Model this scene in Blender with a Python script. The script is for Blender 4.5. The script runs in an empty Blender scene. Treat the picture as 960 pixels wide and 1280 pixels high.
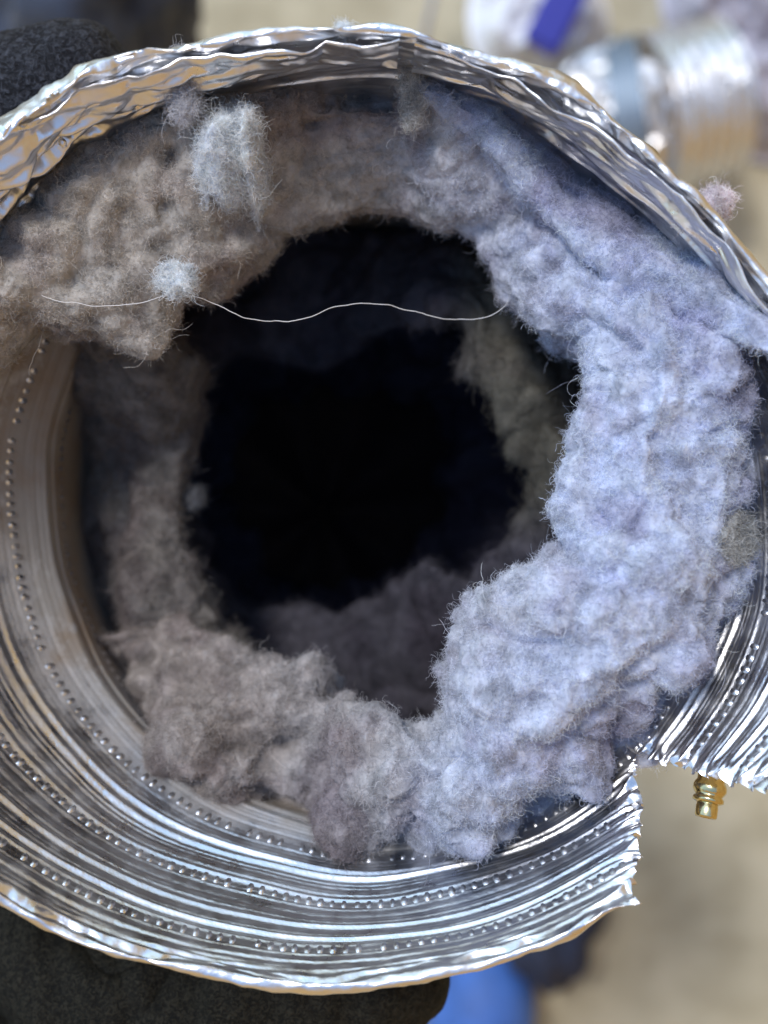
import bpy, bmesh, math
import numpy as np
from mathutils import Vector, Matrix
R = math.radians
S = bpy.context.scene
C = S.collection
rng = np.random.default_rng(7)

# ------------------------------------------------------------------ camera, light, exposure
H = 0.80                       # camera height above the floor
D0 = 0.130                     # distance to the mouth of the duct
TANV = 0.481
K = 2*TANV/1280                # metres per photo pixel per metre of distance
cam = bpy.data.cameras.new("camera"); cam.sensor_fit = 'VERTICAL'; cam.sensor_height = 24
cam.lens = 12/TANV; cam.clip_start = 0.005; cam.clip_end = 200
co = bpy.data.objects.new("camera", cam); C.objects.link(co); co.location = (0, 0, H)
S.camera = co
cam.dof.use_dof = True; cam.dof.focus_distance = 0.140
cam.dof.aperture_fstop = (cam.lens/1000)/0.0031; cam.dof.aperture_blades = 0

SUN_EL, SUN_AZ = 59, 128       # azimuth measured from +X towards +Y: the light comes over the upper left
w = bpy.data.worlds.new("World"); S.world = w; w.use_nodes = True
nt = w.node_tree; bg = nt.nodes['Background']; bg.inputs['Strength'].default_value = 0.15
sky = nt.nodes.new('ShaderNodeTexSky'); sky.sky_type = 'NISHITA'; sky.sun_disc = False
sky.sun_elevation = R(SUN_EL); sky.sun_rotation = R(90-SUN_AZ)
sky.air_density = 1.6; sky.dust_density = 0.6; sky.ozone_density = 3.0
nt.links.new(sky.outputs['Color'], bg.inputs['Color'])
sl = bpy.data.lights.new("sun", 'SUN'); sl.energy = 1.5; sl.angle = R(10); sl.color = (1.0, 0.97, 0.93)
so = bpy.data.objects.new("sun", sl); C.objects.link(so)
sd = Vector((math.cos(R(SUN_EL))*math.cos(R(SUN_AZ)), math.cos(R(SUN_EL))*math.sin(R(SUN_AZ)), math.sin(R(SUN_EL))))
so.rotation_euler = sd.to_track_quat('Z', 'Y').to_euler(); so.location = sd*6
S.view_settings.view_transform = 'Standard'; S.view_settings.look = 'None'
S.view_settings.exposure = 0.62; S.view_settings.gamma = 1
S.cycles.max_bounces = 9; S.cycles.diffuse_bounces = 7; S.cycles.glossy_bounces = 5
S.cycles.transmission_bounces = 4; S.cycles.use_denoising = True
S.cycles.sample_clamp_indirect = 6; S.cycles.caustics_reflective = False
try:
    S.cycles_curves.shape = 'RIBBONS'; S.cycles_curves.subdivisions = 2
except Exception:
    pass

# ------------------------------------------------------------------ helpers
def W(px, py, dist):
    px = np.asarray(px, float); py = np.asarray(py, float); dist = np.asarray(dist, float)
    px, py, dist = np.broadcast_arrays(px, py, dist)
    return np.stack([(px-480)*K*dist, (640-py)*K*dist, H-dist], -1)
def PX(P):
    d = H-P[..., 2]
    return P[..., 0]/(K*d)+480, 640-P[..., 1]/(K*d)

_perm = np.random.default_rng(3).permutation(256).astype(np.int64)
_perm = np.concatenate([_perm, _perm, _perm])
_g = np.random.default_rng(4).normal(size=(256, 3)); _g /= np.linalg.norm(_g, axis=1)[:, None]
def perlin(p):
    p = np.asarray(p, float); i = np.floor(p).astype(np.int64); f = p-i
    i &= 255
    u = f*f*f*(f*(f*6-15)+10)
    out = 0
    for dx in (0, 1):
        wx = u[..., 0] if dx else 1-u[..., 0]
        for dy in (0, 1):
            wy = u[..., 1] if dy else 1-u[..., 1]
            for dz in (0, 1):
                wz = u[..., 2] if dz else 1-u[..., 2]
                h = _perm[_perm[_perm[(i[..., 0]+dx) & 255]+((i[..., 1]+dy) & 255)]+((i[..., 2]+dz) & 255)]
                g = _g[h]
                out = out + wx*wy*wz*(g[..., 0]*(f[..., 0]-dx)+g[..., 1]*(f[..., 1]-dy)+g[..., 2]*(f[..., 2]-dz))
    return out*1.6
def fbm(p, octv=4, billow=False, gain=.5):
    a, s, tot = 1., 0., 0.
    for k in range(octv):
        n = perlin(p*(2.03**k)+k*17.3)
        s = s + a*(np.abs(n)*2-.5 if billow else n); tot += a; a *= gain
    return s/tot

def norm(v): return v/np.maximum(np.linalg.norm(v, axis=-1, keepdims=True), 1e-12)
def grid_normals(P, closed=False):
    if closed:
        du = np.roll(P, -1, 1)-np.roll(P, 1, 1)
    else:
        du = np.gradient(P, axis=1)
    dv = np.gradient(P, axis=0)
    return norm(np.cross(du, dv))
def link(name, data, parent=None, mat=None):
    o = bpy.data.objects.new(name, data); C.objects.link(o)
    if mat is not None: data.materials.append(mat)
    if parent is not None: o.parent = parent; o.matrix_parent_inverse = parent.matrix_world.inverted() if False else Matrix.Translation(-parent.location)
    return o
def raw_mesh(name, V, F, smooth=True, attrs=None):
    """V (n,3), F (m,4) quads or (m,3) triangles"""
    V = np.ascontiguousarray(V, np.float32); F = np.ascontiguousarray(F, np.int32)
    me = bpy.data.meshes.new(name); n = F.shape[1]
    me.vertices.add(len(V)); me.vertices.foreach_set('co', V.ravel())
    me.loops.add(F.size); me.loops.foreach_set('vertex_index', F.ravel())
    me.polygons.add(len(F)); me.polygons.foreach_set('loop_start', np.arange(0, F.size, n, dtype=np.int32))
    me.polygons.foreach_set('use_smooth', np.full(len(F), smooth))
    for k, a in (attrs or {}).items():
        a = np.ascontiguousarray(a, np.float32)
        if a.ndim == 1:
            t = me.attributes.new(k, 'FLOAT', 'POINT'); t.data.foreach_set('value', a)
        else:
            t = me.attributes.new(k, 'FLOAT_COLOR', 'POINT'); t.data.foreach_set('color', a.ravel())
    me.update(); me.validate()
    return me
def grid_faces(r, c, closed=False):
    cc = c if closed else c-1
    i = np.arange(r-1)[:, None]*c; j = np.arange(cc)[None, :]; j2 = (j+1) % c
    return np.stack([i+j, i+j2, i+c+j2, i+c+j], -1).reshape(-1, 4)
def catmull(P, n):
    """P (k, ..., m) control points along axis 0 -> n samples"""
    P = np.concatenate([2*P[:1]-P[1:2], P, 2*P[-1:]-P[-2:-1]], 0); k = P.shape[0]-3
    t = np.linspace(0, k-1e-9, n); i = t.astype(int); f = (t-i).reshape((-1,)+(1,)*(P.ndim-1))
    a, b, c, d = P[i], P[i+1], P[i+2], P[i+3]
    return .5*((2*b)+(c-a)*f+(2*a-5*b+4*c-d)*f*f+(-a+3*b-3*c+d)*f**3)
CX, CY = 440., 620.
def polar(pts):
    p = np.array(pts, float)
    return np.degrees(np.arctan2(CY-p[:, 1], p[:, 0]-CX)) % 360, np.hypot(p[:, 0]-CX, p[:, 1]-CY)
def table(th, v, sigma=2.0):
    """periodic smoothed lookup over the angle"""
    th = np.asarray(th, float) % 360; v = np.asarray(v, float); o = np.argsort(th); th, v = th[o], v[o]
    th = np.concatenate([th-360, th, th+360]); v = np.concatenate([v, v, v])
    x = np.arange(-360, 720, .5); y = np.interp(x, th, v)
    if sigma:
        k = np.exp(-.5*(np.arange(-30, 31)*.5/sigma)**2); k /= k.sum()
        y = np.convolve(y, k, 'same')
    return lambda a: np.interp(np.asarray(a) % 360, x, y)
def ptable(pts, sigma=2.0): return table(*polar(pts), sigma)
def sstep(a, b, x):
    t = np.clip((x-a)/(b-a), 0, 1); return t*t*(3-2*t)

def tag(o, label=None, cat=None, group=None, kind=None):
    if label: o['label'] = label
    if cat: o['category'] = cat
    if group: o['group'] = group
    if kind: o['kind'] = kind
    return o
def empty(name, loc):
    o = bpy.data.objects.new(name, None); C.objects.link(o); o.location = loc; o.empty_display_size = .01
    return o

# ------------------------------------------------------------------ materials
class M:
    def __init__(s, name):
        s.m = bpy.data.materials.new(name); s.m.use_nodes = True; s.t = s.m.node_tree
        s.b = s.t.nodes['Principled BSDF']; s.out = s.t.nodes['Material Output']
    def n(s, typ, **kw):
        x = s.t.nodes.new(typ)
        for k, v in kw.items(): setattr(x, k, v)
        return x
    def l(s, a, b): s.t.links.new(a, b)
    def noise(s, scale, detail=4, rough=.55, vec=None, dist=0):
        x = s.n('ShaderNodeTexNoise'); x.inputs['Scale'].default_value = scale; x.inputs['Detail'].default_value = detail
        x.inputs['Roughness'].default_value = rough; x.inputs['Distortion'].default_value = dist
        if vec is None: vec = s.n('ShaderNodeNewGeometry').outputs['Position']
        s.l(vec, x.inputs['Vector']); return x.outputs['Fac']
    def ramp(s, fac, stops):
        x = s.n('ShaderNodeValToRGB'); e = x.color_ramp.elements
        while len(e) < len(stops): e.new(.5)
        for k, (p, c) in enumerate(stops):
            e[k].position = p; e[k].color = (*c, 1) if len(c) == 3 else c
        s.l(fac, x.inputs['Fac']); return x.outputs['Color']
    def bump(s, h, strength, dist, normal=None):
        x = s.n('ShaderNodeBump'); x.inputs['Strength'].default_value = strength; x.inputs['Distance'].default_value = dist
        s.l(h, x.inputs['Height'])
        if normal is not None: s.l(normal, x.inputs['Normal'])
        return x.outputs['Normal']
    def mix(s, f, a, b):
        x = s.n('ShaderNodeMix', data_type='RGBA')
        for sock, v in ((x.inputs[0], f), (x.inputs[6], a), (x.inputs[7], b)):
            if isinstance(v, (int, float)): sock.default_value = v
            elif isinstance(v, tuple): sock.default_value = (*v, 1)
            else: s.l(v, sock)
        return x.outputs[2]
def setp(b, **kw):
    names = dict(col='Base Color', met='Metallic', rough='Roughness', spec='Specular IOR Level', sheen='Sheen Weight', aniso='Anisotropic', trans='Transmission Weight', alpha='Alpha', coat='Coat Weight', sheenr='Sheen Roughness')
    for k, v in kw.items():
        b.inputs[names[k]].default_value = (*v, 1) if isinstance(v, tuple) else v

def foil_material(name, dusty=True, base=(.77, .77, .785)):
    m = M(name); setp(m.b, col=base, met=1., rough=.2)
    at = m.n('ShaderNodeAttribute', attribute_name='foil')       # r: circumference mm, g: depth fraction, b: grime
    sep = m.n('ShaderNodeSeparateColor'); m.l(at.outputs['Color'], sep.inputs['Color'])
    cmb = m.n('ShaderNodeCombineXYZ')
    mu = m.n('ShaderNodeMath', operation='MULTIPLY'); mu.inputs[1].default_value = 5.; m.l(sep.outputs[0], mu.inputs[0])
    mv = m.n('ShaderNodeMath', operation='MULTIPLY'); mv.inputs[1].default_value = 260.; m.l(sep.outputs[1], mv.inputs[0])
    m.l(mu.outputs[0], cmb.inputs[0]); m.l(mv.outputs[0], cmb.inputs[1])
    streak = m.noise(1.0, 3, .6, cmb.outputs[0])
    fine = m.noise(1400, 3, .6); mid = m.noise(260, 3, .6)
    nrm = m.bump(streak, .4, .00022); nrm = m.bump(mid, .16, .0006, nrm); nrm = m.bump(fine, .3, .00012, nrm)
    m.l(nrm, m.b.inputs['Normal'])
    rr = m.ramp(mid, [(.3, (.24,)*3), (.7, (.48,)*3)])
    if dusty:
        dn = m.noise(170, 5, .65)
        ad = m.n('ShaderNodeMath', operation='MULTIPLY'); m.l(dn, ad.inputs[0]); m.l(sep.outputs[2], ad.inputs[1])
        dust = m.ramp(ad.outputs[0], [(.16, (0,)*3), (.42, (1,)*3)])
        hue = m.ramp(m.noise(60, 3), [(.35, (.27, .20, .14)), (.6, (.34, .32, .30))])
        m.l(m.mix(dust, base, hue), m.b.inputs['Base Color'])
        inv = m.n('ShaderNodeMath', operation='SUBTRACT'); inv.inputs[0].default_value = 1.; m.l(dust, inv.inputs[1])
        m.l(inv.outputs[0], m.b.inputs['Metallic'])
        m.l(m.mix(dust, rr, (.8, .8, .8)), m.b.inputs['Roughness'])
    else:
        m.l(rr, m.b.inputs['Roughness'])
    return m.m
def lint_material(name):
    m = M(name); at = m.n('ShaderNodeAttribute', attribute_name='tint')
    v = m.noise(420, 4, .6)
    col = m.mix(v, at.outputs['Color'], at.outputs['Color'])
    hs = m.n('ShaderNodeHueSaturation'); m.l(at.outputs['Color'], hs.inputs['Color'])
    mr = m.n('ShaderNodeMapRange'); mr.inputs[1].default_value = .25; mr.inputs[2].default_value = .75; mr.inputs[3].default_value = .72; mr.inputs[4].default_value = 1.28
    m.l(v, mr.inputs[0]); m.l(mr.outputs[0], hs.inputs['Value'])
    d = m.n('ShaderNodeBsdfDiffuse'); t = m.n('ShaderNodeBsdfTranslucent'); mx = m.n('ShaderNodeMixShader'); mx.inputs[0].default_value = .3
    m.l(hs.outputs[0], d.inputs['Color']); m.l(hs.outputs[0], t.inputs['Color'])
    m.l(d.outputs[0], mx.inputs[1]); m.l(t.outputs[0], mx.inputs[2]); m.l(mx.outputs[0], m.out.inputs['Surface'])
    return m.m
FOIL = foil_material('aluminium_foil'); BFOIL = foil_material('loose_aluminium_foil', False)
LINT = lint_material('dryer_lint')

def simple(name, col, rough=.7, met=0, nscale=None, var=.25, bump=None, **kw):
    m = M(name); setp(m.b, col=col, rough=rough, met=met, **kw)
    if nscale:
        c2 = tuple(min(1, c*(1+var)) for c in col); c1 = tuple(c*(1-var) for c in col)
        m.l(m.ramp(m.noise(nscale), [(.3, c1), (.7, c2)]), m.b.inputs['Base Color'])
    if bump:
        m.l(m.bump(m.noise(bump[0], 4, .65), bump[1], bump[2]), m.b.inputs['Normal'])
    return m.m

# ------------------------------------------------------------------ the setting: concrete floor and unseen walls added for the foil's reflections
gm = M('concrete'); setp(gm.b, rough=.85)
a = gm.ramp(gm.noise(3.2, 6, .6), [(.3, (.40, .36, .25)), (.55, (.48, .435, .315)), (.75, (.54, .49, .37))])
b = gm.ramp(gm.noise(22, 5, .6), [(.35, (.72, .70, .66)), (.6, (1, 1, 1))])
x = gm.n('ShaderNodeMix', data_type='RGBA', blend_type='MULTIPLY'); x.inputs[0].default_value = .8
gm.l(a, x.inputs[6]); gm.l(b, x.inputs[7]); gm.l(x.outputs[2], gm.b.inputs['Base Color'])
gm.l(gm.bump(gm.noise(160, 5, .6), .4, .002), gm.b.inputs['Normal'])
def box(name, lo, hi, mat, kind='structure', parent=None):
    bm = bmesh.new(); bmesh.ops.create_cube(bm, size=1)
    for v in bm.verts: v.co = Vector(((lo[i]+hi[i])/2+v.co[i]*(hi[i]-lo[i]) for i in range(3)))
    me = bpy.data.meshes.new(name); bm.to_mesh(me); bm.free()
    o = link(name, me, parent, mat)
    if kind: o['kind'] = kind
    return o
gme = raw_mesh('floor', np.array([(-30, -30, 0), (30, -30, 0), (30, 30, 0), (-30, 30, 0)]), np.array([[0, 1, 2, 3]]))
tag(link('floor', gme, None, gm.m), kind='structure')
tw = M('unseen_wall_tan'); setp(tw.b, rough=.8)
tw.l(tw.ramp(tw.noise(2.6, 6, .7, dist=1.5), [(.30, (.12, .08, .04)), (.43, (.52, .32, .12)), (.58, (.72, .45, .18)), (.72, (.78, .56, .27))]), tw.b.inputs['Base Color'])
tan_wall = tw.m
box('unseen_wall_right', (1.2, -3, 0), (1.35, 4.5, 3.2), tan_wall)  # unseen; close and tall so the foil picks up gold
box('unseen_wall_behind', (-2.4, -1.85, 0), (1.195, -1.7, 2.9), tan_wall)  # unseen; added as a tan surface for the foil to mirror

# unseen dark ring added to break up the sky mirrored in the foil
an = np.linspace(0, 2*np.pi, 181)[:-1]
hp = []
for f, rr_ in ((0, 22.), (.5, 23.), (1, 24.5)):
    hh = f*(1.+2.5*np.abs(perlin(np.stack([np.cos(an)*4, np.sin(an)*4, 0*an+.3], -1)))+2.*perlin(np.stack([np.cos(an)*17, np.sin(an)*17, 0*an+.7], -1)))
    hp.append(np.stack([np.cos(an)*rr_, np.sin(an)*rr_, hh-.01], -1))
tag(link('horizon_reflect', raw_mesh('horizon_reflect', np.array(hp).reshape(-1, 3), grid_faces(3, 180, True)[:, ::-1].copy()), None, simple('horizon_dark', (.06, .075, .035), .9, nscale=.6, var=.6)), kind='structure')

# ------------------------------------------------------------------ the foil duct
rim = ptable([(530,52),(600,78),(700,128),(800,200),(900,290),(960,370),(1010,450),(1050,560),(1070,680),(1060,800),(1010,920),(950,985),(870,1050),(785,1112),(640,1180),(550,1205),(400,1222),(300,1214),(200,1196),(100,1166),(0,1112),(-100,1040),(-180,930),(-225,780),(-240,640),(-225,500),(-170,370),(-100,260),(0,172),(60,132),(150,97),(250,70),(330,55),(400,46),(470,43)], 1.2)
inner = table([0,45,90,135,162,200,216,245,270,300,318,340], [430,425,425,400,385,380,390,402,424,442,447,440], 6)
DI = .045                                            # depth scale of the inner line below the rim
di = table([0, 45, 90, 130, 170, 200, 230, 260, 290, 305, 330, 345], [.026, .036, .040, .038, .038, .038, .031, .025, .023, .022, .019, .021], 6)
def wall(th, t):
    """point of the undisturbed duct wall; t 0 rim, 1 inner line, more further down"""
    t = np.asarray(t, float); th = np.asarray(th, float)
    r0, r1 = rim(th), inner(th)
    d1 = D0+di(th)*np.minimum(t, 1)+DI*np.maximum(t-1, 0); dr1 = D0+di(th)
    rr = r0+(r1-r0)*np.minimum(t, 1)
    # below the inner line the tube keeps its world radius
    rw = np.where(t > 1, r1*dr1/d1, rr)
    Pw = W(CX+rw*np.cos(np.radians(th)), CY-rw*np.sin(np.radians(th)), d1)
    Pw[..., 0] -= 2.2*np.maximum(d1-D0-.10, 0)**2; Pw[..., 1] -= 1.2*np.maximum(d1-D0-.10, 0)**2
    return Pw, rw
def wall_depth(th, r):
    r0, r1 = rim(th), inner(th); t = (r0-r)/(r0-r1)
    return np.where(t > 1, r1*(D0+di(th))/np.maximum(r, 1)-D0, t*di(th))

NC = 1500
t_lip = np.linspace(-.12, 0, 12)
t_main = np.linspace(0, 1.15, 262)[1:]
t_deep = np.concatenate([np.linspace(1.15, 1.8, 60)[1:], np.linspace(1.8, 5.0, 40)[1:]])
T = np.concatenate([t_lip, t_main, t_deep])[:, None]; U = np.linspace(0, 1, NC)[None, :]
Tc = np.clip(T, 0, .84)/.84
thA = -35.6+(-42.0+35.6)*Tc; thB = 305.1+(317.6-305.1)*Tc
TH = thA+(thB-thA)*U
TT = np.broadcast_to(T, TH.shape)
P, RW = wall(TH, np.maximum(TT, 0))
ct, st_ = np.cos(np.radians(TH)), np.sin(np.radians(TH))
circ = np.radians(TH)*60/10                          # about centimetres round
q3 = np.stack([np.cos(np.radians(TH))*6, np.sin(np.radians(TH))*6, TT*4.5], -1)   # in cm
# outward direction (world)
OUT = np.stack([ct, st_, 0*ct], -1)
thd = TH % 360
crush = np.exp(-((thd-135)/24.)**2)*(1-sstep(.3, .6, TT)) + .35*np.exp(-((thd-65)/20.)**2)*(1-sstep(.3, .5, TT)) + .015
rimmy = np.exp(-np.abs(TT)/.035)
cutty = np.exp(-np.minimum(U, 1-U)*370/1.7)*(TT < .84)
pitch = 1/21.
phase = (TT+TH/360.*pitch*7.0*0.0+.012*perlin(q3*.35+9))/pitch
fr = np.mod(phase, 1.0)-.5; ribn = np.floor(phase); rr_ = np.mod(np.sin(ribn*12.9898)*43758.5453, 1.0)
prof = np.exp(-(fr/(.16+.12*np.mod(rr_*7.3, 1)))**2)*(.55+.75*rr_)*np.where(np.mod(rr_*13.7, 1) > .3, 1., -.8)+.62*np.cos(2*np.pi*phase)
band = np.mod(phase, 7.0)                            # bead rows sit on every seventh rib
flat = np.exp(-((band-3.9)/.75)**2)
amp = .00027*(1-.85*flat)*(1-.7*sstep(.05, 0, TT))*(1-.45*crush)*(TT < 1.2)
amp = amp*(.75+.5*perlin(np.stack([circ*.35, TT*21, 0*TT], -1)))
n1 = perlin(q3*.55+3)*.0014*(.4+crush*1.0)
n2 = fbm(q3*np.array([.8, .8, 3.2])+5, 2)*.0022*(crush*1.1+rimmy*.45+cutty*.6)
ridg = 1-np.abs(perlin(q3*np.array([1.1, 1.1, 5.])+11))*2
n3 = ridg*.0010*(crush*.9+rimmy*.5+cutty*.9)
n4 = fbm(q3*np.array([3.2,3.2,6.])+2, 2, billow=True)*.0006*(crush*.35*(perlin(q3*.5+70)>0)+rimmy*.5*sstep(-.1,.4,perlin(q3*.4+60))+cutty*.6)
P = P+OUT*(prof*amp+n1+n2+n3+n4)[..., None]
P[..., 2] += (fbm(q3*.9+21, 3)*.0022+fbm(q3*3.+8, 2)*.0011)*rimmy + fbm(q3*2.2+31, 3)*.0018*(crush+cutty)
# rolled lip: folds outwards and down
lip = np.clip(-TT/.12, 0, 1); ang = lip*math.pi*1.15; lr = .00075*(1+.6*perlin(q3*.8+40))
P = P+OUT*((1-np.cos(ang))*lr)[..., None]; P[..., 2] += np.sin(ang)*lr
P = P+OUT*(fbm(q3*1.6+4, 3)*.0010*lip)[..., None]
# small sideways raggedness of the cut
TAN = np.stack([-st_, ct, 0*ct], -1)
P = P+TAN*(cutty*fbm(np.stack([TT*13, U*3+0*TT, 0*TT], -1), 4)*.0022*(2*(U < .5)-1))[..., None]
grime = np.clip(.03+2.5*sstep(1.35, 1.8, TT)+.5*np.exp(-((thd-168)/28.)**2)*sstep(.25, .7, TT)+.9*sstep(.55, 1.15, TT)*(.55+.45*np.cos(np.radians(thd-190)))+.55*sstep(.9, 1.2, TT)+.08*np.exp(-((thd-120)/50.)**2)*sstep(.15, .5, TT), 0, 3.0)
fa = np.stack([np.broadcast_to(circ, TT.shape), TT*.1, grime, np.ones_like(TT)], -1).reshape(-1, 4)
duct = tag(empty('foil_duct', (0, 0, H-D0-.25)), 'large cut silver foil dryer duct with ribbed wall, choked with lint', 'duct')
rows = len(T)
me = raw_mesh('foil_wall', P.reshape(-1, 3), grid_faces(rows, NC), True, {'foil': fa})
link('foil_wall', me, duct, FOIL)
NRM = grid_normals(P)
def fold(tha, thb, t_in, off, seed, n=620, rws=44):
    th = np.linspace(tha, thb, n)[None]+0*np.zeros((rws, 1)); f = np.linspace(0, 1, rws)[:, None]+0*th
    tin = t_in*(1+.5*perlin(np.stack([th*.07+seed, 0*th, 0*th], -1)))
    t = tin*(1-f); Pq, _ = wall(th, t); c_, s_ = np.cos(np.radians(th)), np.sin(np.radians(th))
    O_ = np.stack([c_, s_, 0*c_], -1); qq = np.stack([c_*6, s_*6, t*4.5], -1)
    e = np.minimum(np.linspace(0, 1, n), 1-np.linspace(0, 1, n))[None]*n/12; endk = np.exp(-e/2)
    cr = np.exp(-((th-135)/26.)**2)*.9+.35
    d = -off*(.55+.8*np.abs(perlin(qq*.9+seed)))+(1-np.abs(perlin(qq*np.array([.8, .8, 5.])+seed))*2)*.0011*cr+fbm(qq*np.array([1.6, 1.6, 4.])+seed, 3)*.0013*cr
    Pq = Pq+O_*d[..., None]; Pq[..., 2] += .0004+.0007*f**3+fbm(qq*.9+21+seed, 3)*.0014*f+.0012*endk*f
    Pq = Pq+O_*(np.maximum(f-.90, 0)*.008)[..., None]; Pq[..., 2] -= np.maximum(f-.93, 0)*.030
    ff = np.stack([np.radians(th)*6, t*.1, .12+0*t, 1+0*t], -1).reshape(-1, 4)
    link('folded_foil', raw_mesh('folded_foil', Pq.reshape(-1, 3), grid_faces(rws, n), True, {'foil': ff}), duct, FOIL)
fold(84, 172, .17, .0022, 5.); fold(14, 82, .15, .0018, 25.)
# bead rows embossed in the flat bands: tiny four-sided studs, joined
bv, bf = [], []
Tf = T[:, 0]
for k in range(8):
    ph = 3.9+7*k-7
    for tb in (ph*pitch,):
        if tb < .02 or tb > 1.5: continue
        ri = int(np.argmin(abs(Tf-tb)))
        seg = np.linalg.norm(np.diff(P[ri], axis=0), axis=1); cum = np.concatenate([[0], np.cumsum(seg)])
        nb = int(cum[-1]/.0016)
        for s in np.linspace(.001, cum[-1]-.001, nb):
            ci = int(np.searchsorted(cum, s)); ci = min(max(ci, 2), NC-3)
            if rng.random() < .05+.55*crush[ri, ci]: continue
            p = P[ri, ci]; n_ = NRM[ri, ci]*(-1 if np.dot(NRM[ri, ci], -OUT[ri, ci]) < 0 else 1)
            a_ = norm(P[ri, ci+2]-P[ri, ci-2]); c_ = np.cross(n_, a_)
            sw, sh, hh = .00060*rng.uniform(.8, 1.1), .00092*rng.uniform(.85, 1.15), .00024*rng.uniform(.5, 1.4)
            i0 = len(bv)
            for sc, h_ in ((1, -.0001), (.62, hh*.75), (.2, hh)):
                for q in range(6):
                    an = q*math.pi/3
                    bv.append(p+a_*math.cos(an)*sw*sc+c_*math.sin(an)*sh*sc+n_*h_)
            for L in range(2):
                for q in range(6):
                    bf.append((i0+L*6+q, i0+L*6+(q+1) % 6, i0+L*6+6+(q+1) % 6, i0+L*6+6+q))
            bf.append((i0+12, i0+13, i0+14, i0+15)); bf.append((i0+12, i0+15, i0+16, i0+17))
bv = np.array(bv); fb = np.zeros((len(bv), 4)); fb[:, 3] = 1; fb[:, 0] = bv[:, 0]*100; fb[:, 1] = bv[:, 1]*10
o = link('embossed_studs', raw_mesh('embossed_studs', bv, np.array(bf), True, {'foil': fb}), duct, FOIL); o['kind'] = 'stuff'

# ------------------------------------------------------------------ lint: displaced bodies and real fibres
COOL = np.array([.64, .69, .84]); WARM = np.array([.56, .52, .475]); MAUVE = np.array([.52, .47, .55]); SHADE_GREY = np.array([.095, .09, .11]); SHADE_OLIVE = np.array([.15, .142, .12]); WHITE = np.array([.86, .86, .92])  # cool and warm carry part of the light; grey and olive hold deep shade
def tint_at(Pq, base_fn):
    n = fbm(Pq*110+5, 3); n2 = fbm(Pq*240+15, 3)
    c = base_fn(Pq)
    m = np.clip(sstep(.02, .4, n), 0, 1)[..., None]*.5
    c = c*(1-m)+c*np.array([.78, .72, .76])*m
    dk = sstep(.08, .42, n2)[..., None]*.5
    c = c*(1-dk)+c*.5*dk
    n3 = fbm(Pq*np.array([60, 60, 60])+95, 3)[..., None]; k3 = sstep(.02, .32, n3)*.6
    c = c*(1-k3)+c*np.array([.62, .56, .60])*k3
    sp = sstep(.42, .6, perlin(Pq*1100+7))[..., None]*.3
    return np.clip(c*(1-sp)+np.array([.9, .9, .92])*sp*c.mean(-1, keepdims=True)*1.3, 0, 1)
def fibres(name, V, F, tint, n, parent, length=(.0006, .0015), rad=.000014, lift=.05, curl=2.1, seg=7, wfn=None, mat=None, cdir=None):
    a, b, c = V[F[:, 0]], V[F[:, 1]], V[F[:, 2]]; d = V[F[:, 3]]
    nn = np.cross(c-a, d-b); area = np.linalg.norm(nn, axis=1)*.5
    cen = (a+b+c+d)/4
    nrm_ = norm(nn)
    wgt = area*1.0
    if wfn is not None: wgt = wgt*wfn(cen, nrm_)
    wgt = wgt/wgt.sum()
    idx = rng.choice(len(F), n, p=wgt)
    u, v = rng.random((n, 1)), rng.random((n, 1))
    p = a[idx]*(1-u)*(1-v)+b[idx]*u*(1-v)+c[idx]*u*v+d[idx]*(1-u)*v
    N_ = nrm_[idx]
    rd = norm(rng.normal(size=(n, 3)))
    # neighbouring fibres share part of their direction: combed wisps
    fl = np.stack([perlin(p*260+s) for s in (0, 31, 67)], -1)
    dirn = norm(rd*.75+norm(fl)*.6+N_*lift)
    L = (rng.gamma(3., 1., (n, 1))/3.*(length[1]-length[0])+length[0]); step = L/(seg-1)
    ax = norm(rng.normal(size=(n, 3))); k = rng.normal(0, 1, (n, 1))*curl*.75
    pts = np.empty((n, seg, 3)); pos = p-N_*.0003
    for s in range(seg):
        pts[:, s] = pos
        pos = pos+dirn*step
        dirn = norm(dirn+np.cross(ax, dirn)*k+rng.normal(0, .22*curl, (n, 3)))
    hc = bpy.data.hair_curves.new(name); hc.add_curves([seg]*n)
    hc.position_data.foreach_set('vector', pts.astype(np.float32).ravel())
    ra = hc.attributes.get('radius') or hc.attributes.new('radius', 'FLOAT', 'POINT')
    rr = np.repeat(rng.uniform(.55, 1.5, (n, 1))*rad, seg, 1); rr[:, -1] *= .4
    ra.data.foreach_set('value', rr.astype(np.float32).ravel())
    tc = tint[F[idx, 0]][:, :3]*rng.uniform(.6, 1.45, (n, 1)); tc = np.clip(tc, 0, .95)
    col = np.repeat(np.concatenate([tc, np.ones((n, 1))], 1)[:, None, :], seg, 1)
    ta = hc.attributes.new('tint', 'FLOAT_COLOR', 'POINT'); ta.data.foreach_set('color', col.astype(np.float32).ravel())
    o = link(name, hc, parent, mat or LINT); o['kind'] = 'stuff'
    return o
def puff(P, N, a=1.0, seed=0., fine=1.):
    """lumpy lint relief (metres)"""
    Pw = P+np.stack([perlin(P*90+s) for s in (3, 33, 63)], -1)*.004
    d = fbm(Pw*60+seed, 2, billow=True)*.0050+fbm(Pw*np.array([150, 110, 150])+seed+7, 3)*.0026*fine+fbm(P*520+seed, 3)*.0009*fine
    return d*a
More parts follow.
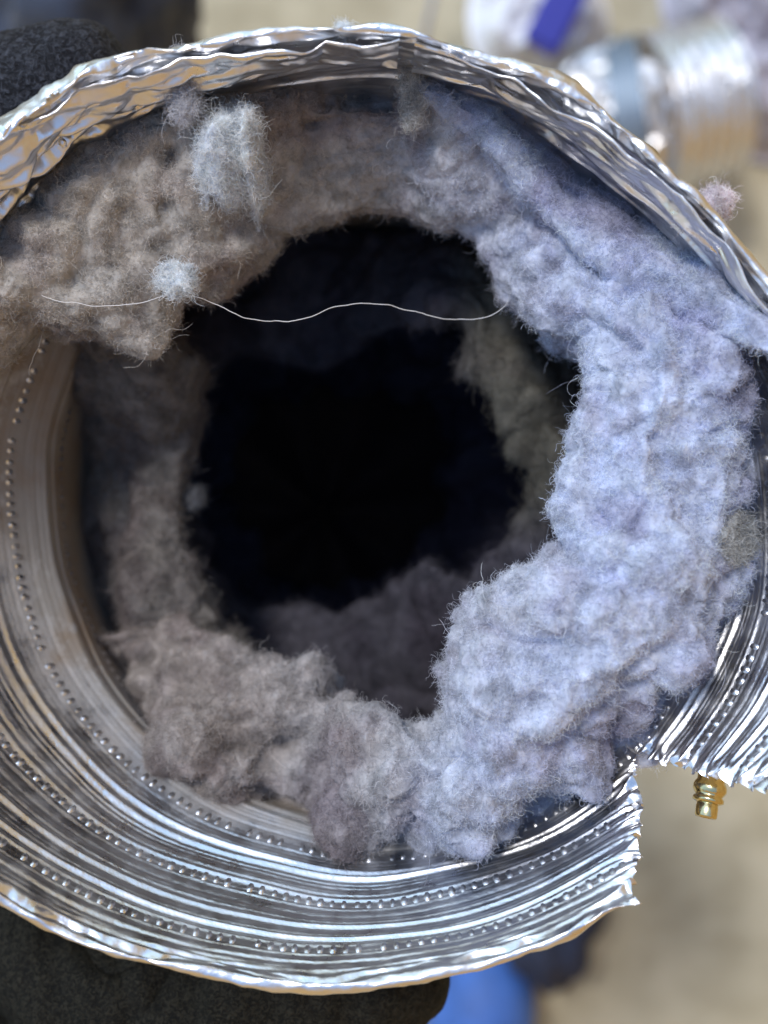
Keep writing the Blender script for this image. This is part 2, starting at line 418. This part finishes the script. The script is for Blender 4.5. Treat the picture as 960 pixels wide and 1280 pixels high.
def lining(name, th0, th1, ro, ra, da, bulge, base_fn, parent, cols, rws, nf, ampl=1.0, seed=0., do=None, back=(70, .018), dents=(), taper=5., fib=None, do_off=0., fine=1., amt=None):
    th = np.linspace(th0, th1, cols); closed = abs(th1-th0) >= 359.9
    if closed: th = np.linspace(th0, th1, cols+1)[:-1]
    r_o, r_a, d_a = ro(th), ra(th), da(th)
    th = th.astype(float)
    d_o = (wall_depth(th, r_o) if do is None else do(th))-do_off
    bl = bulge(th) if callable(bulge) else np.full_like(th, bulge)
    if not closed:
        e = np.minimum(abs(th-th0), abs(th-th1)); k = sstep(0, taper, e)
        r_a = r_o+(r_a-r_o)*(.04+.96*np.sqrt(k)); d_a = d_o+(d_a-d_o)*k; bl = bl*k
        fade = sstep(0, taper*.6, e)
    else: fade = np.ones_like(th)
    def lp(f): return r_o+(r_a-r_o)*f
    def ld(f): return d_o+(d_a-d_o)*f
    ctr = np.stack([np.stack([r_o+26, d_o+.003], -1), np.stack([r_o+2, d_o+.0005], -1), np.stack([lp(.14), ld(.14)-bl*.9], -1), np.stack([lp(.58), ld(.58)-bl*1.1], -1),
                    np.stack([lp(.93), ld(.9)-bl*.45], -1), np.stack([lp(1.0), ld(1.)+.002], -1), np.stack([lp(1.)+back[0]*.25, ld(1.)+back[1]*.45], -1), np.stack([lp(1.)+back[0], ld(1.)+back[1]], -1)], 0)
    G = catmull(ctr, rws)
    r, dp = G[..., 0], G[..., 1]
    c_, s_ = np.cos(np.radians(th))[None], np.sin(np.radians(th))[None]
    P = W(CX+r*c_, CY-r*s_, D0+dp)
    N = grid_normals(P, closed)
    if np.mean(N[:rws//2, :, 2]) < 0: N = -N
    dsp = puff(P, N, ampl, seed, fine)*fade[None]*(amt(th)[None] if amt is not None else 1)
    px, py = PX(P)
    for (dx, dy, rad, am) in dents:
        dsp = dsp+am*.001*np.exp(-(((px-dx)**2+(py-dy)**2)/rad**2))
    P = P+N*dsp[..., None]
    P2 = P+np.stack([perlin(P*300+s+seed) for s in (0, 50, 90)], -1)*.0005*ampl*fine
    V = P2.reshape(-1, 3); F = grid_faces(rws, cols, closed)
    if np.mean(np.cross(V[F[:, 2]]-V[F[:, 0]], V[F[:, 3]]-V[F[:, 1]])[:len(F)//2, 2]) < 0: F = F[:, ::-1].copy()
    tn = tint_at(V, base_fn); tn = np.concatenate([tn, np.ones((len(V), 1))], 1)
    o = link(name, raw_mesh(name, V, F, True, {'tint': tn}), parent, LINT)
    if nf:
        def wf(cn, nr):
            px, py = PX(cn); toward = np.clip(nr[:, 2], 0, 1)
            inside = (px > -60) & (px < 1020) & (py > -60) & (py < 1340)
            return (.35+toward)*inside+.0001
        fibres('lint_fibres', V, F, tn, nf, parent, wfn=wf, **(fib or {}))
    return V, F, tn

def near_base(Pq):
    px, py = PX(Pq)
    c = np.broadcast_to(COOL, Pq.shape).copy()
    # left tan, right blue: own variation plus the cast of light painted in
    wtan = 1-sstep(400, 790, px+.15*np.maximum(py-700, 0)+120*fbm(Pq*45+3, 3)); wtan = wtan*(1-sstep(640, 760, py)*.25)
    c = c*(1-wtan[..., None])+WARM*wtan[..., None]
    # the lower left of the plug is browner and darker
    brown_w = (sstep(640, 760, py)*(1-sstep(230, 620, px+110*fbm(Pq*50+8, 3))))[..., None]*.75
    c = c*(1-brown_w)+np.array([.40, .335, .29])*brown_w
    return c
lint = tag(empty('lint_plug', (0, 0, H-D0-.03)), 'thick fuzzy ring of grey, tan and bluish lint lining the mouth of the foil duct', 'lint')
ro1 = ptable([(560,128),(640,175),(720,245),(800,305),(870,360),(925,420),(945,470),(935,530),(944,610),(938,700),(905,765),(868,860),(822,885),(782,938),(715,992),(650,1032),(608,1062),(560,1045),(480,1058),(430,1045),(390,1010),(330,1000),(270,1000),(222,975),(190,900),(150,820),(-60,400),(-70,330),(10,300),(38,255),(70,228),(122,190),(195,142),(260,122),(350,122),(480,128)], 1.0)
ra1 = ptable([(500,262),(460,266),(420,268),(385,272),(345,295),(325,330),(290,372),(250,380),(222,385),(208,420),(185,442),(135,438),(100,415),(50,410),(0,452),(560,290),(600,300),(625,330),(632,370),(655,395),(700,430),(735,450),(738,500),(722,545),(720,590),(703,640),(670,690),(640,712),(600,748),(575,770),(568,810),(570,850),(552,900),(525,912),(490,900),(450,888),(415,872),(395,850),(360,828),(310,808),(265,790),(215,770)], .7)
da1 = table([80,106,131,144,159,57,45,30,0,336,317,290,270,252,236,222,210], [.028,.026,.022,.020,.018,.026,.022,.014,.010,.010,.011,.015,.022,.030,.036,.042,.048], 5)
bul1 = table([0, 30, 60, 90, 120, 150, 200, 240, 270, 300, 330], [.011,.008,.004,.003,.004,.005,.004,.005,.006,.008,.011], 8)
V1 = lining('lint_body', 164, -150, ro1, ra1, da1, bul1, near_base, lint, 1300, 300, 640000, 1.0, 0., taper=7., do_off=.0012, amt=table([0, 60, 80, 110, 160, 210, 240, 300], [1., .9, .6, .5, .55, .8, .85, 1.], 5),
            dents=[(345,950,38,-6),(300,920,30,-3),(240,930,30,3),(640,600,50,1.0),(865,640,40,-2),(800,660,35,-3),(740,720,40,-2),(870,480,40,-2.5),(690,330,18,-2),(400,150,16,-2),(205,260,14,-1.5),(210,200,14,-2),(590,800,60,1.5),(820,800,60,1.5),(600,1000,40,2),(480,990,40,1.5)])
st_o = fibres('stray_threads', V1[0], V1[1], V1[2]*np.array([1.15, 1.15, 1.15, 1]), 800, lint, length=(.002, .0055), rad=.000016, lift=.03, curl=.7, seg=14,
    wfn=lambda cn, nr: np.clip(nr[:, 2], 0, 1)+.1)
# outer sheet of lint over the upper right wall, its inner edge standing off the plug behind it
ro1b = ptable([(520,108),(600,140),(660,178),(720,230),(800,288),(870,335),(960,400),(1000,440)], 1)
ra1b = ptable([(525,158),(560,170),(590,192),(615,215),(640,240),(670,265),(700,290),(750,338),(820,400),(900,460)], .6)
def cool_base(Pq): return np.broadcast_to(COOL*1.02, Pq.shape).copy()
lining('lint_sheet', 82, 16, ro1b, ra1b, table([82,60,40,20], [.019,.016,.013,.012], 3), .0022, cool_base, lint, 420, 90, 70000, .35, 3., back=(26, .006), taper=16., do_off=.004,
       fib=dict(length=(.0006, .0015), lift=.15))
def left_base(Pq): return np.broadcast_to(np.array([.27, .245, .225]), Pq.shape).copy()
deep = tag(empty('deep_lint', (0, 0, H-D0-.09)), 'dim soft grey and olive lint clumps deeper inside the dark duct', 'lint')
ro2 = ptable([(100,380),(100,470),(108,560),(108,650),(122,740),(165,830),(225,910),(290,970)], 3)
ra2 = ptable([(205,400),(225,440),(262,510),(245,550),(228,600),(225,640),(242,690),(262,735),(285,790),(330,830)], 1.2)
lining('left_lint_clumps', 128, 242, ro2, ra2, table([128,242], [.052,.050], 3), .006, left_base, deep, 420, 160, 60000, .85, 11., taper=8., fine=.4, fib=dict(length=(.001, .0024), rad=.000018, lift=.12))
ra3 = ptable([(568,400),(572,470),(610,500),(640,540),(658,590),(650,640),(620,690),(580,725),(530,700),(490,740),(440,755),(370,752),(300,745),(262,690),(235,620),(232,540),(255,480),(310,440),(400,455),(440,430),(500,412),(540,410)], 1.0)
def deep_base(Pq):  # dark tints paint in the shade deep inside the tube
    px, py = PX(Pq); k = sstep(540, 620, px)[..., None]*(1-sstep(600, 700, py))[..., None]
    return SHADE_GREY*(1-k)+SHADE_OLIVE*k
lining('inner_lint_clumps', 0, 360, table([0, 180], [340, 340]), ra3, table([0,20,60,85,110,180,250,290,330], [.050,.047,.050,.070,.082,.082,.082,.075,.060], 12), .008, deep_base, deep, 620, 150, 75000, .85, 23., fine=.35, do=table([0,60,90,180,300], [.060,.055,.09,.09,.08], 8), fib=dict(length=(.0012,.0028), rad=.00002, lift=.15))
ra4 = table([0,40,90,140,190,250,300], [120,150,130,160,150,130,100], 8)
lining('deepest_lint', 0, 360, table([0, 180], [250, 250]), ra4, table([0, 180], [.15, .15]), .006, lambda q: np.broadcast_to(np.array([.06, .06, .095]), q.shape).copy(), deep, 240, 60, 0, 1.3, 37., fine=.2, do=table([0, 180], [.14, .14]), back=(60, .03))  # near-black tint stands in for the shade further down
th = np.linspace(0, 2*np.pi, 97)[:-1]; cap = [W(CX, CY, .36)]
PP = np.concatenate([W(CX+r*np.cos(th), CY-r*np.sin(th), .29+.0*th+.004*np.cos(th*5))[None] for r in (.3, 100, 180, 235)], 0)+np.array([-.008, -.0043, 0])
lc = raw_mesh('shade_stopper', PP.reshape(-1, 3), grid_faces(4, 96, True), True, {'tint': np.tile([.012, .012, .018, 1.], (4*96, 1))})  # near-black cap paints deep shade at the end of the tube
link('shade_stopper', lc, deep, LINT)

# separate tufts
_ico = bmesh.new(); bmesh.ops.create_icosphere(_ico, subdivisions=5, radius=1)
IV = np.array([v.co[:] for v in _ico.verts]); IF = np.array([[v.index for v in f.verts] for f in _ico.faces]); _ico.free()
def tuft(label, px, py, depth, sx, sy, sz, rot, col, nf, length=(.0006, .0015), seed=1., group=None, ampl=.3, lift=.1, rad=.000015):
    c = W(px, py, D0+depth); s = K*(D0+depth)
    t = tag(empty('lint_tuft', c), label, 'lint', group); nf = int(nf*2.2)
    n = fbm(IV*1.6+seed, 4)[:, None]
    Q = IV*(1+n*ampl*1.6)*np.array([sx*s, sy*s, sz*s]); a = R(rot)
    Q = Q@np.array([[math.cos(a), math.sin(a), 0], [-math.sin(a), math.cos(a), 0], [0, 0, 1]])+c
    tn = np.concatenate([np.clip(np.array(col)[None]*(1+.25*fbm(IV*3+seed, 2)[:, None]), 0, .92), np.ones((len(Q), 1))], 1)
    F = np.concatenate([IF, IF[:, 2:3]], 1)
    link('tuft_core', raw_mesh('tuft_core', Q, IF, True, {'tint': tn}), t, LINT)
    fibres('tuft_fibres', Q, F, tn, nf, t, length=length, lift=lift, rad=rad, wfn=lambda cn, nr: .3+np.clip(nr[:, 2], 0, 1))
    return t
WH = (.84, .89, .98)
V1_, F1_, _ = V1
def patch(label, px, py, rx, ry, rot, col, nf, lift_mm=.7, seed=1., wob=.35):
    """a tuft pressed on the plug: follows the plug's own surface, stands a little proud"""
    cen = V1_[F1_].mean(1); qx, qy = PX(cen); a = R(rot)
    x_ = ((qx-px)*math.cos(a)+(qy-py)*math.sin(a))/rx; y_ = (-(qx-px)*math.sin(a)+(qy-py)*math.cos(a))/ry
    nn = np.cross(V1_[F1_[:, 2]]-V1_[F1_[:, 0]], V1_[F1_[:, 3]]-V1_[F1_[:, 1]])
    ok = (np.hypot(x_, y_)+wob*fbm(cen*330+seed, 3)*2 < 1) & (nn[:, 2] > 0) & (cen[:, 2] > H-D0-.03)
    F = F1_[ok]; ids, inv = np.unique(F, return_inverse=True); F = inv.reshape(-1, 4)
    V = V1_[ids].copy(); qx, qy = PX(V)
    x_ = ((qx-px)*math.cos(a)+(qy-py)*math.sin(a))/rx; y_ = (-(qx-px)*math.sin(a)+(qy-py)*math.cos(a))/ry
    e = np.clip(1-np.hypot(x_, y_), 0, 1)
    V[:, 2] += .001*lift_mm*(sstep(0, .5, e)*.75+.25*e+.35*fbm(V*300+seed, 3)*sstep(0, .4, e))+.0009*sstep(0, .12, e)+.00005
    t = tag(empty('lint_tuft', V.mean(0)), label, 'lint')
    tn = np.concatenate([np.clip(np.array(col)[None]*(1+.22*fbm(V*600+seed, 2)[:, None]), 0, .93), np.ones((len(V), 1))], 1)
    link('tuft_core', raw_mesh('tuft_core', V, F, True, {'tint': tn}), t, LINT)
    fibres('tuft_fibres', V, F, tn, nf, t, lift=.15, length=(.0008, .0022))
patch('broad bright white tuft of lint pressed on the tan lint at upper left', 284, 205, 38, 66, 8, WH, 9000, seed=2., wob=.3, lift_mm=5.5)
patch('narrow white ridge of lint slanting down the right side of the broad white tuft', 320, 214, 13, 78, -6, (.86, .91, .99), 5000, seed=5., lift_mm=8.5, wob=.25)
patch('flat beige grey flake of lint on the right edge of the plug', 922, 672, 20, 34, 10, (.50, .50, .49), 5000, seed=24., wob=.15)
tuft('small square white tuft of lint where the long pale hair begins', 221, 349, .0095, 19, 19, 8, 15, (.86, .91, .99), 1700, seed=9.3, length=(.0006, .0016), ampl=.75)
tuft('thin grey wisp of lint clinging over the duct rim at upper left', 226, 112, .005, 11, 40, 7, 5, (.62, .62, .66), 1500, seed=12., ampl=.6, length=(.001, .0026), lift=.1)
tuft('faint grey wisp of lint hanging on the foil at top centre', 512, 122, .011, 9, 30, 3, 0, (.6, .59, .57), 1500, seed=14., ampl=.8, length=(.0009, .0022), lift=.2)
tuft('pinkish white ball of lint stuck outside the rim at upper right', 884, 262, .004, 32, 19, 22, 28, (.80, .72, .76), 5200, seed=17.)
tuft('tiny white fleck of lint on the top edge of the rim', 432, 36, .001, 9, 6, 6, 0, WH, 350, seed=19., length=(.0008, .0016))
tuft('small soft grey puff of lint on the left edge of the dark hole', 240, 622, .055, 17, 16, 16, 0, (.17, .17, .18), 900, seed=21., ampl=.2)

# long pale hair across the opening
def strand(name, pts, rad, mat, label=None, cat=None):
    A = catmull(W(*np.array(pts).T[:2], D0+np.array(pts).T[2]), len(pts)*9)
    A = A+np.stack([perlin(A*400+s) for s in (0, 40, 80)], -1)*.00022+np.stack([perlin(A*1300+s) for s in (0, 40, 80)], -1)*.00005
    d = norm(np.gradient(A, axis=0)); u_ = norm(np.cross(d, [0, 0, 1.])); v_ = np.cross(d, u_)
    an = np.linspace(0, 2*np.pi, 7)[:-1]; rr = rad*np.minimum(1, np.linspace(0, 1, len(A))*8+.3)*np.minimum(1, np.linspace(1, 0, len(A))*8+.2)
    P = A[:, None]+(u_[:, None]*np.cos(an)[None, :, None]+v_[:, None]*np.sin(an)[None, :, None])*rr[:, None, None]
    o = link(name, raw_mesh(name, P.reshape(-1, 3), grid_faces(len(A), 6, True)), None, mat)
    if label: tag(o, label, cat)
    return o
hairm = simple('pale_hair', (.72, .70, .68), .45)
strand('hair', [(-10,325,.010),(30,352,.011),(62,372,.011),(110,381,.011),(165,381,.011),(205,371,.0105),(236,369,.010),(270,381,.012),(305,397,.013),(345,402,.014),(385,396,.014),(420,383,.015),(470,380,.016),(515,388,.017),(560,399,.018),(600,398,.019),(630,383,.019),(640,365,.019)], .000058, hairm,
       'long pale hair curving across the dark opening of the duct', 'hair')

# ------------------------------------------------------------------ brass fitting under the flap
brass = simple('brass', (.66, .56, .30), .2, 1., bump=(500, .3, .0003))
scr = tag(empty('screw_fitting', W(885, 985, D0+.012)), 'small brass coloured screw fitting poking out below the foil flap', 'screw')
def lathe(name, prof, A, B, parent, mat, n=40):
    A, B = np.array(A), np.array(B); ax = norm(B-A); u_ = norm(np.cross(ax, [0, 0, 1.])); v_ = np.cross(ax, u_)
    an = np.linspace(0, 2*np.pi, n+1)[:-1]
    P = np.array([[A+(B-A)*h+(u_*math.cos(q)+v_*math.sin(q))*r for q in an] for h, r in prof])
    return link(name, raw_mesh(name, P.reshape(-1, 3), grid_faces(len(prof), n, True)[:, ::-1].copy()), parent, mat)
A = W(892, 955, D0+.013); B = W(882, 1022, D0+.011)
u = K*(D0+.012)
lathe('collar', [(0, .001*u), (0, 17*u), (.32, 17*u), (.36, 19*u), (.42, 20.5*u), (.5, 20.5*u), (.56, 18*u), (.6, 16*u), (.64, 19*u), (.70, 19*u), (.74, 14*u), (.75, .001*u)], A, B, scr, brass)
lathe('screw_head', [(.70, 13*u), (.78, 13*u), (.80, 13.5*u), (.97, 13.5*u), (1.0, 12.5*u), (1.0, 8*u), (.96, 7*u), (.96, .001*u)], A, B, scr, brass)

# ------------------------------------------------------------------ gloved hands
def glove_material(name, col, col2, sc, st, blotch):
    m = M(name); setp(m.b, rough=.75, spec=.16)
    g = m.noise(sc, 4, .65, dist=1.2); h = m.noise(blotch, 3, .6)
    m.l(m.ramp(g, [(.44, col), (.60, col2)]), m.b.inputs['Base Color'])
    nn = m.bump(g, 1.0, st); nn = m.bump(h, .5, .002, nn)
    m.l(nn, m.b.inputs['Normal']); return m.m
GLV = glove_material('black_crinkle_latex', (.014, .014, .018), (.055, .058, .072), 900, .0014, 120)
GLV2 = glove_material('black_speckled_knit', (.004, .004, .003), (.022, .020, .014), 1500, .0004, 150)
def skin_hand(name, label, joints, edges, mat, wrinkle, cat='gloved hand', seed=0.):
    me = bpy.data.meshes.new(name); me.from_pydata([tuple(W(j[0], j[1], D0+j[2])) for j in joints], edges, []); me.update()
    o = link(name, me, None, mat); tag(o, label, cat)
    md = o.modifiers.new('skin', 'SKIN')
    for i, j in enumerate(joints):
        me.skin_vertices[0].data[i].radius = (j[3], j[3]*(j[4] if len(j) > 4 else 1))
    me.skin_vertices[0].data[0].use_root = True; md.use_smooth_shade = True; md.branch_smoothing = .4
    sb = o.modifiers.new('sub', 'SUBSURF'); sb.levels = sb.render_levels = 4
    dg = bpy.context.evaluated_depsgraph_get(); ev = o.evaluated_get(dg); m2 = bpy.data.meshes.new_from_object(ev)
    o.modifiers.clear(); o.data = m2; m2.name = name
    n = len(m2.vertices); V = np.empty(n*3); m2.vertices.foreach_get('co', V); V = V.reshape(-1, 3)
    N = np.empty(n*3); m2.vertex_normals.foreach_get('vector', N); N = N.reshape(-1, 3)
    V = V+N*wrinkle(V)[:, None]
    m2.vertices.foreach_set('co', V.astype(np.float32).ravel()); m2.polygons.foreach_set('use_smooth', np.ones(len(m2.polygons), bool)); m2.update()
    if not m2.materials: m2.materials.append(mat)
    return o
def wr1(V):
    r_ = 1-np.abs(fbm(V*np.array([700, 1100, 800]), 3))*3
    return r_*.00022+fbm(V*120, 2)*.0006
# upper left: thumb tip over the rim, fingers wrapped behind the duct (outside the frame)
skin_hand('gloved_hand', 'black crinkled rubber glove fingertip pressed behind the rim at upper left', [
    (-420, 420, .060, .017), (-420, 330, .050, .016), (-250, 240, .030, .0135), (-140, 190, .028, .0130), (-100, 204, .034, .0136), (-30, 178, .034, .0140), (50, 153, .033, .0143), (130, 133, .033, .0140), (180, 121, .033, .0112),
    (-520, 560, .075, .022), (-640, 700, .11, .024),
    (-420, 600, .10, .012), (-330, 640, .125, .0105), (-200, 650, .15, .009),
    (-400, 520, .10, .012), (-300, 540, .125, .0105), (-170, 540, .15, .009),
    (-380, 430, .10, .012), (-280, 440, .125, .0105), (-150, 440, .15, .009),
    (-370, 340, .10, .011), (-270, 350, .125, .0095), (-160, 350, .14, .008)],
    [(0,1),(1,2),(2,3),(3,4),(4,5),(5,6),(6,7),(7,8),(0,9),(9,10),(9,11),(11,12),(12,13),(0,14),(14,15),(15,16),(0,17),(17,18),(18,19),(1,20),(20,21),(21,22)], GLV, wr1)
def wr2(V):
    px, py = PX(V)
    g = 0
    for x0, wd, dp in ((152, 9, .0007), (243, 13, .0010), (338, 18, .0009), (70, 18, .0008), (430, 18, .0009)):
        g = g-dp*np.exp(-((px-x0-.08*(py-1200)+6*np.sin(py/37.+x0))/wd)**2)
    return g+fbm(V*np.array([160, 60, 90]), 3)*.0015+fbm(V*1400, 2)*.00012
skin_hand('gloved_hand', 'black speckled glove holding the duct from below at lower left', [
    (60, 1420, .040, .021, 1.2), (180, 1330, .034, .019, 1.2), (320, 1255, .034, .0155), (450, 1200, .036, .0150), (560, 1168, .038, .0130),
    (-150, 1560, .055, .026), (-330, 1760, .08, .028),
    (60, 1240, .036, .0165), (0, 1130, .045, .0125), (0, 1010, .060, .0105),
    (170, 1230, .036, .0165), (140, 1120, .050, .0125), (140, 1010, .070, .010),
    (260, 1200, .040, .014), (270, 1090, .062, .011), (265, 1000, .085, .009),
    (-110, 1270, .040, .0145), (-150, 1160, .050, .011), (-150, 1060, .065, .009)],
    [(0,1),(1,2),(2,3),(3,4),(0,5),(5,6),(1,7),(7,8),(8,9),(1,10),(10,11),(11,12),(2,13),(13,14),(14,15),(0,16),(16,17),(17,18)], GLV2, wr2)

# ------------------------------------------------------------------ things on the floor, out of focus
def cloth_tube(name, path, mat, label=None, cat=None, parent=None, fold=.012, seed=0., n=64, sub=10):
    """path of (px, py, dist, radius): a sleeve or leg with folds"""
    A = np.array([[*W(p[0], p[1], p[2]), p[3]] for p in path]); A = catmull(A, sub*len(path))
    c = A[:, :3]; r = A[:, 3]; d = norm(np.gradient(c, axis=0)); u_ = norm(np.cross(d, [0, 0, 1.])+1e-6); v_ = np.cross(d, u_)
    an = np.linspace(0, 2*np.pi, n+1)[:-1]
    P = c[:, None]+(u_[:, None]*np.cos(an)[None, :, None]+v_[:, None]*np.sin(an)[None, :, None])*r[:, None, None]
    o_ = norm(P-c[:, None]); P = P+o_*(fbm(P*18+seed, 4, billow=True)*fold*2)[..., None]
    k = len(c); e0 = P[0].mean(0); e1 = P[-1].mean(0)
    P = np.concatenate([(P[0]*.02+e0*.98)[None], P, (P[-1]*.02+e1*.98)[None]], 0)
    P[..., 2] = np.maximum(P[..., 2], .002)
    o = link(name, raw_mesh(name, P.reshape(-1, 3), grid_faces(k+2, n, True)[:, ::-1].copy()), parent, mat)
    if label: tag(o, label, cat)
    return o
navy = simple('navy_cloth', (.022, .032, .060), .85, nscale=60, bump=(420, .4, .002), sheen=.2)
navy2 = simple('dark_navy_cloth', (.016, .020, .040), .85, nscale=60, bump=(420, .4, .002))
cloth_tube('trouser_leg', [(60,-240,.56,.06),(100,-120,.56,.062),(110,0,.58,.062),(90,140,.62,.055),(80,260,.66,.05)], navy, 'dark blue trouser leg behind the gloved fingertip at upper left', 'trouser leg', seed=1.)
cloth_tube('trouser_leg', [(735,1090,.765,.018),(715,1130,.76,.026),(690,1170,.76,.030),(660,1205,.765,.026)], navy2, 'dark navy trouser leg behind the bright blue shoe at the bottom', 'trouser leg', seed=4., fold=.008)
shoe = tag(empty('shoe', W(600, 1300, .775)), 'bright blue rounded shoe toe at the bottom edge below the duct', 'shoe')
blue = simple('blue_canvas', (.045, .13, .42), .6, nscale=40, bump=(500, .4, .001))
def shoe_part(name, zf, sc, mat, z0, z1):
    nn = 60; an = np.linspace(0, 2*np.pi, nn+1)[:-1]; rings = []
    for f in np.linspace(0, 1, 14):
        z = z0+(z1-z0)*f; k = zf(f)*sc
        x_ = np.cos(an)*.040*k; y_ = np.sin(an)*np.where(np.sin(an) > 0, .052, .19)*k
        cc = W(602, 1262, .77)
        a_ = R(-8); rings.append(np.stack([cc[0]+x_*math.cos(a_)-y_*math.sin(a_), cc[1]+x_*math.sin(a_)+y_*math.cos(a_), np.full_like(x_, z)], -1))
    P = np.array(rings)
    P = np.concatenate([P[:1]*0+P[0].mean(0), P, P[-1:]*0+P[-1].mean(0)], 0)
    return link(name, raw_mesh(name, P.reshape(-1, 3), grid_faces(16, nn, True)), shoe, mat)
shoe_part('upper', lambda f: math.sqrt(max(1-f**2.6, .0))*.98+.001, 1., blue, .018, .075)
shoe_part('sole', lambda f: 1-.04*abs(f-.5), 1.05, simple('grey_rubber', (.20, .21, .24), .7), .0005, .0178)

# crumpled piece of foil hose on the floor
def bg_ring(name, parent, A, B, prof, crinkle, mat, n=260, rws=60, freq=60, seed=0., facet=False):
    A, B = np.array(A), np.array(B); ax = norm(B-A); u_ = norm(np.cross(ax, [0, 0, 1.])); v_ = np.cross(ax, u_)
    an = np.linspace(0, 2*np.pi, n+1)[:-1]; h = np.linspace(0, 1, rws)
    r = prof(h)
    P = A+(B-A)*h[:, None, None]+(u_[None, None]*np.cos(an)[None, :, None]+v_[None, None]*np.sin(an)[None, :, None])*r[:, None, None]
    rd = norm(P-(A+(B-A)*h[:, None, None]))
    P = P+rd*((1-np.abs(perlin(P*freq+seed))*2)*crinkle+fbm(P*freq*2.6+seed, 3, billow=True)*crinkle*.55)[..., None]
    if facet: P = P+rng.normal(0, .0016, P.shape)
    P[..., 2] = np.maximum(P[..., 2], .001+.002*rng.random())
    f = np.zeros((P.size//3, 4)); f[:, 0] = P.reshape(-1, 3)[:, 0]*100; f[:, 1] = P.reshape(-1, 3)[:, 1]; f[:, 3] = 1
    return link(name, raw_mesh(name, P.reshape(-1, 3), grid_faces(rws, n, True), not facet, {'foil': f}), parent, mat)
eb = tag(empty('foil_hose', W(790, 130, .80)), 'crumpled piece of shiny foil hose lying on the concrete at upper right', 'foil hose')
a0, a1, a2, a3, a4 = W(705, 176, .71), W(768, 158, .735), W(805, 150, .73), W(830, 144, .73), W(896, 128, .735)
bg_ring('crumpled_end', eb, a0, a1, lambda h: .010+.042*np.sqrt(h), .0040, BFOIL, n=52, rws=17, freq=60, facet=True)
bg_ring('collar', eb, a1, a2, lambda h: .0545+0*h, .0003, simple('dull_zinc', (.20, .25, .31), .6, .8), rws=12)
bg_ring('ribbed_end', eb, a2, a4, lambda h: .0515+.0026*np.cos(h*2*np.pi*6), .0012, BFOIL, rws=90, freq=50, seed=4.)

# plastic bags and the blue strip
def crumple(name, label, cat, pts, zc, hgt, mat, seed, n=120):
    """irregular crumpled sheet bounded by a pixel polygon lying on the floor"""
    p = np.array(pts, float); c = p.mean(0); th_ = np.arctan2(p[:, 1]-c[1], p[:, 0]-c[0]); r_ = np.hypot(p[:, 0]-c[0], p[:, 1]-c[1])
    o_ = np.argsort(th_); th_, r_ = th_[o_], r_[o_]
    an = np.linspace(-np.pi, np.pi, n+1)[:-1]
    rb = np.interp(an, np.concatenate([th_-2*np.pi, th_, th_+2*np.pi]), np.tile(r_, 3))
    f = np.linspace(.02, 1, 60)[:, None]
    q = W(c[0]+np.cos(an)[None]*rb[None]*f, c[1]+np.sin(an)[None]*rb[None]*f, H-.004+0*f)
    edge = 1-sstep(.7, 1., np.broadcast_to(f, q.shape[:2]))
    q[..., 2] = .004+hgt*edge*(.6+.8*(1-np.abs(perlin(q*np.array([22, 22, 0])+seed))*1.5)+.5*fbm(q*np.array([70, 70, 0])+seed, 3))
    q[..., 2] = np.maximum(q[..., 2], .003)
    me = raw_mesh(name, q.reshape(-1, 3), grid_faces(60, n, True))
    o = link(name, me, None, mat); return tag(o, label, cat)
wp = simple('white_plastic', (.72, .74, .80), .35, bump=(60, .5, .004))
gp = simple('grey_lavender_plastic', (.40, .39, .46), .4, bump=(60, .5, .004))
crumple('plastic_bag', 'crumpled white plastic bag on the concrete beside the foil hose', 'plastic bag', [(585,30),(600,75),(660,92),(740,88),(760,20),(700,-60),(610,-40)], 0, .022, wp, 3.)
crumple('plastic_sheet', 'rumpled greyish lavender plastic sheet at the upper right corner', 'plastic sheet', [(830,-60),(850,60),(890,130),(925,195),(960,205),(1060,180),(1080,-40),(960,-120)], 0, .03, gp, 8.)
strip = simple('blue_plastic', (.045, .05, .36), .4)
bm = bmesh.new()
p0, p1, wd = W(752, -90, .72), W(672, 66, .755), .0135
dr = Vector(p1-p0); sdv = dr.cross(Vector((0, 0, 1))).normalized()*wd
vs = [Vector(p0)-sdv, Vector(p0)+sdv, Vector(p1)+sdv, Vector(p1)-sdv]
f = bm.faces.new([bm.verts.new(v) for v in vs]); ex = bmesh.ops.extrude_face_region(bm, geom=[f])
bmesh.ops.translate(bm, verts=[v for v in ex['geom'] if isinstance(v, bmesh.types.BMVert)], vec=(0, 0, .012))
bmesh.ops.recalc_face_normals(bm, faces=bm.faces); bmesh.ops.bevel(bm, geom=bm.edges[:], offset=.003, segments=3, affect='EDGES')
me = bpy.data.meshes.new('plastic_strap'); bm.to_mesh(me); bm.free()
tag(link('plastic_strap', me, None, strip), 'deep blue plastic strap resting on the white plastic bag', 'strap')
cu = strand('wire', [(545,-40,.62),(540,5,.625),(533,35,.63),(526,70,.64)], .0022, simple('grey_wire', (.30, .30, .34), .5), 'thin grey wire on the floor above the top of the rim', 'wire')
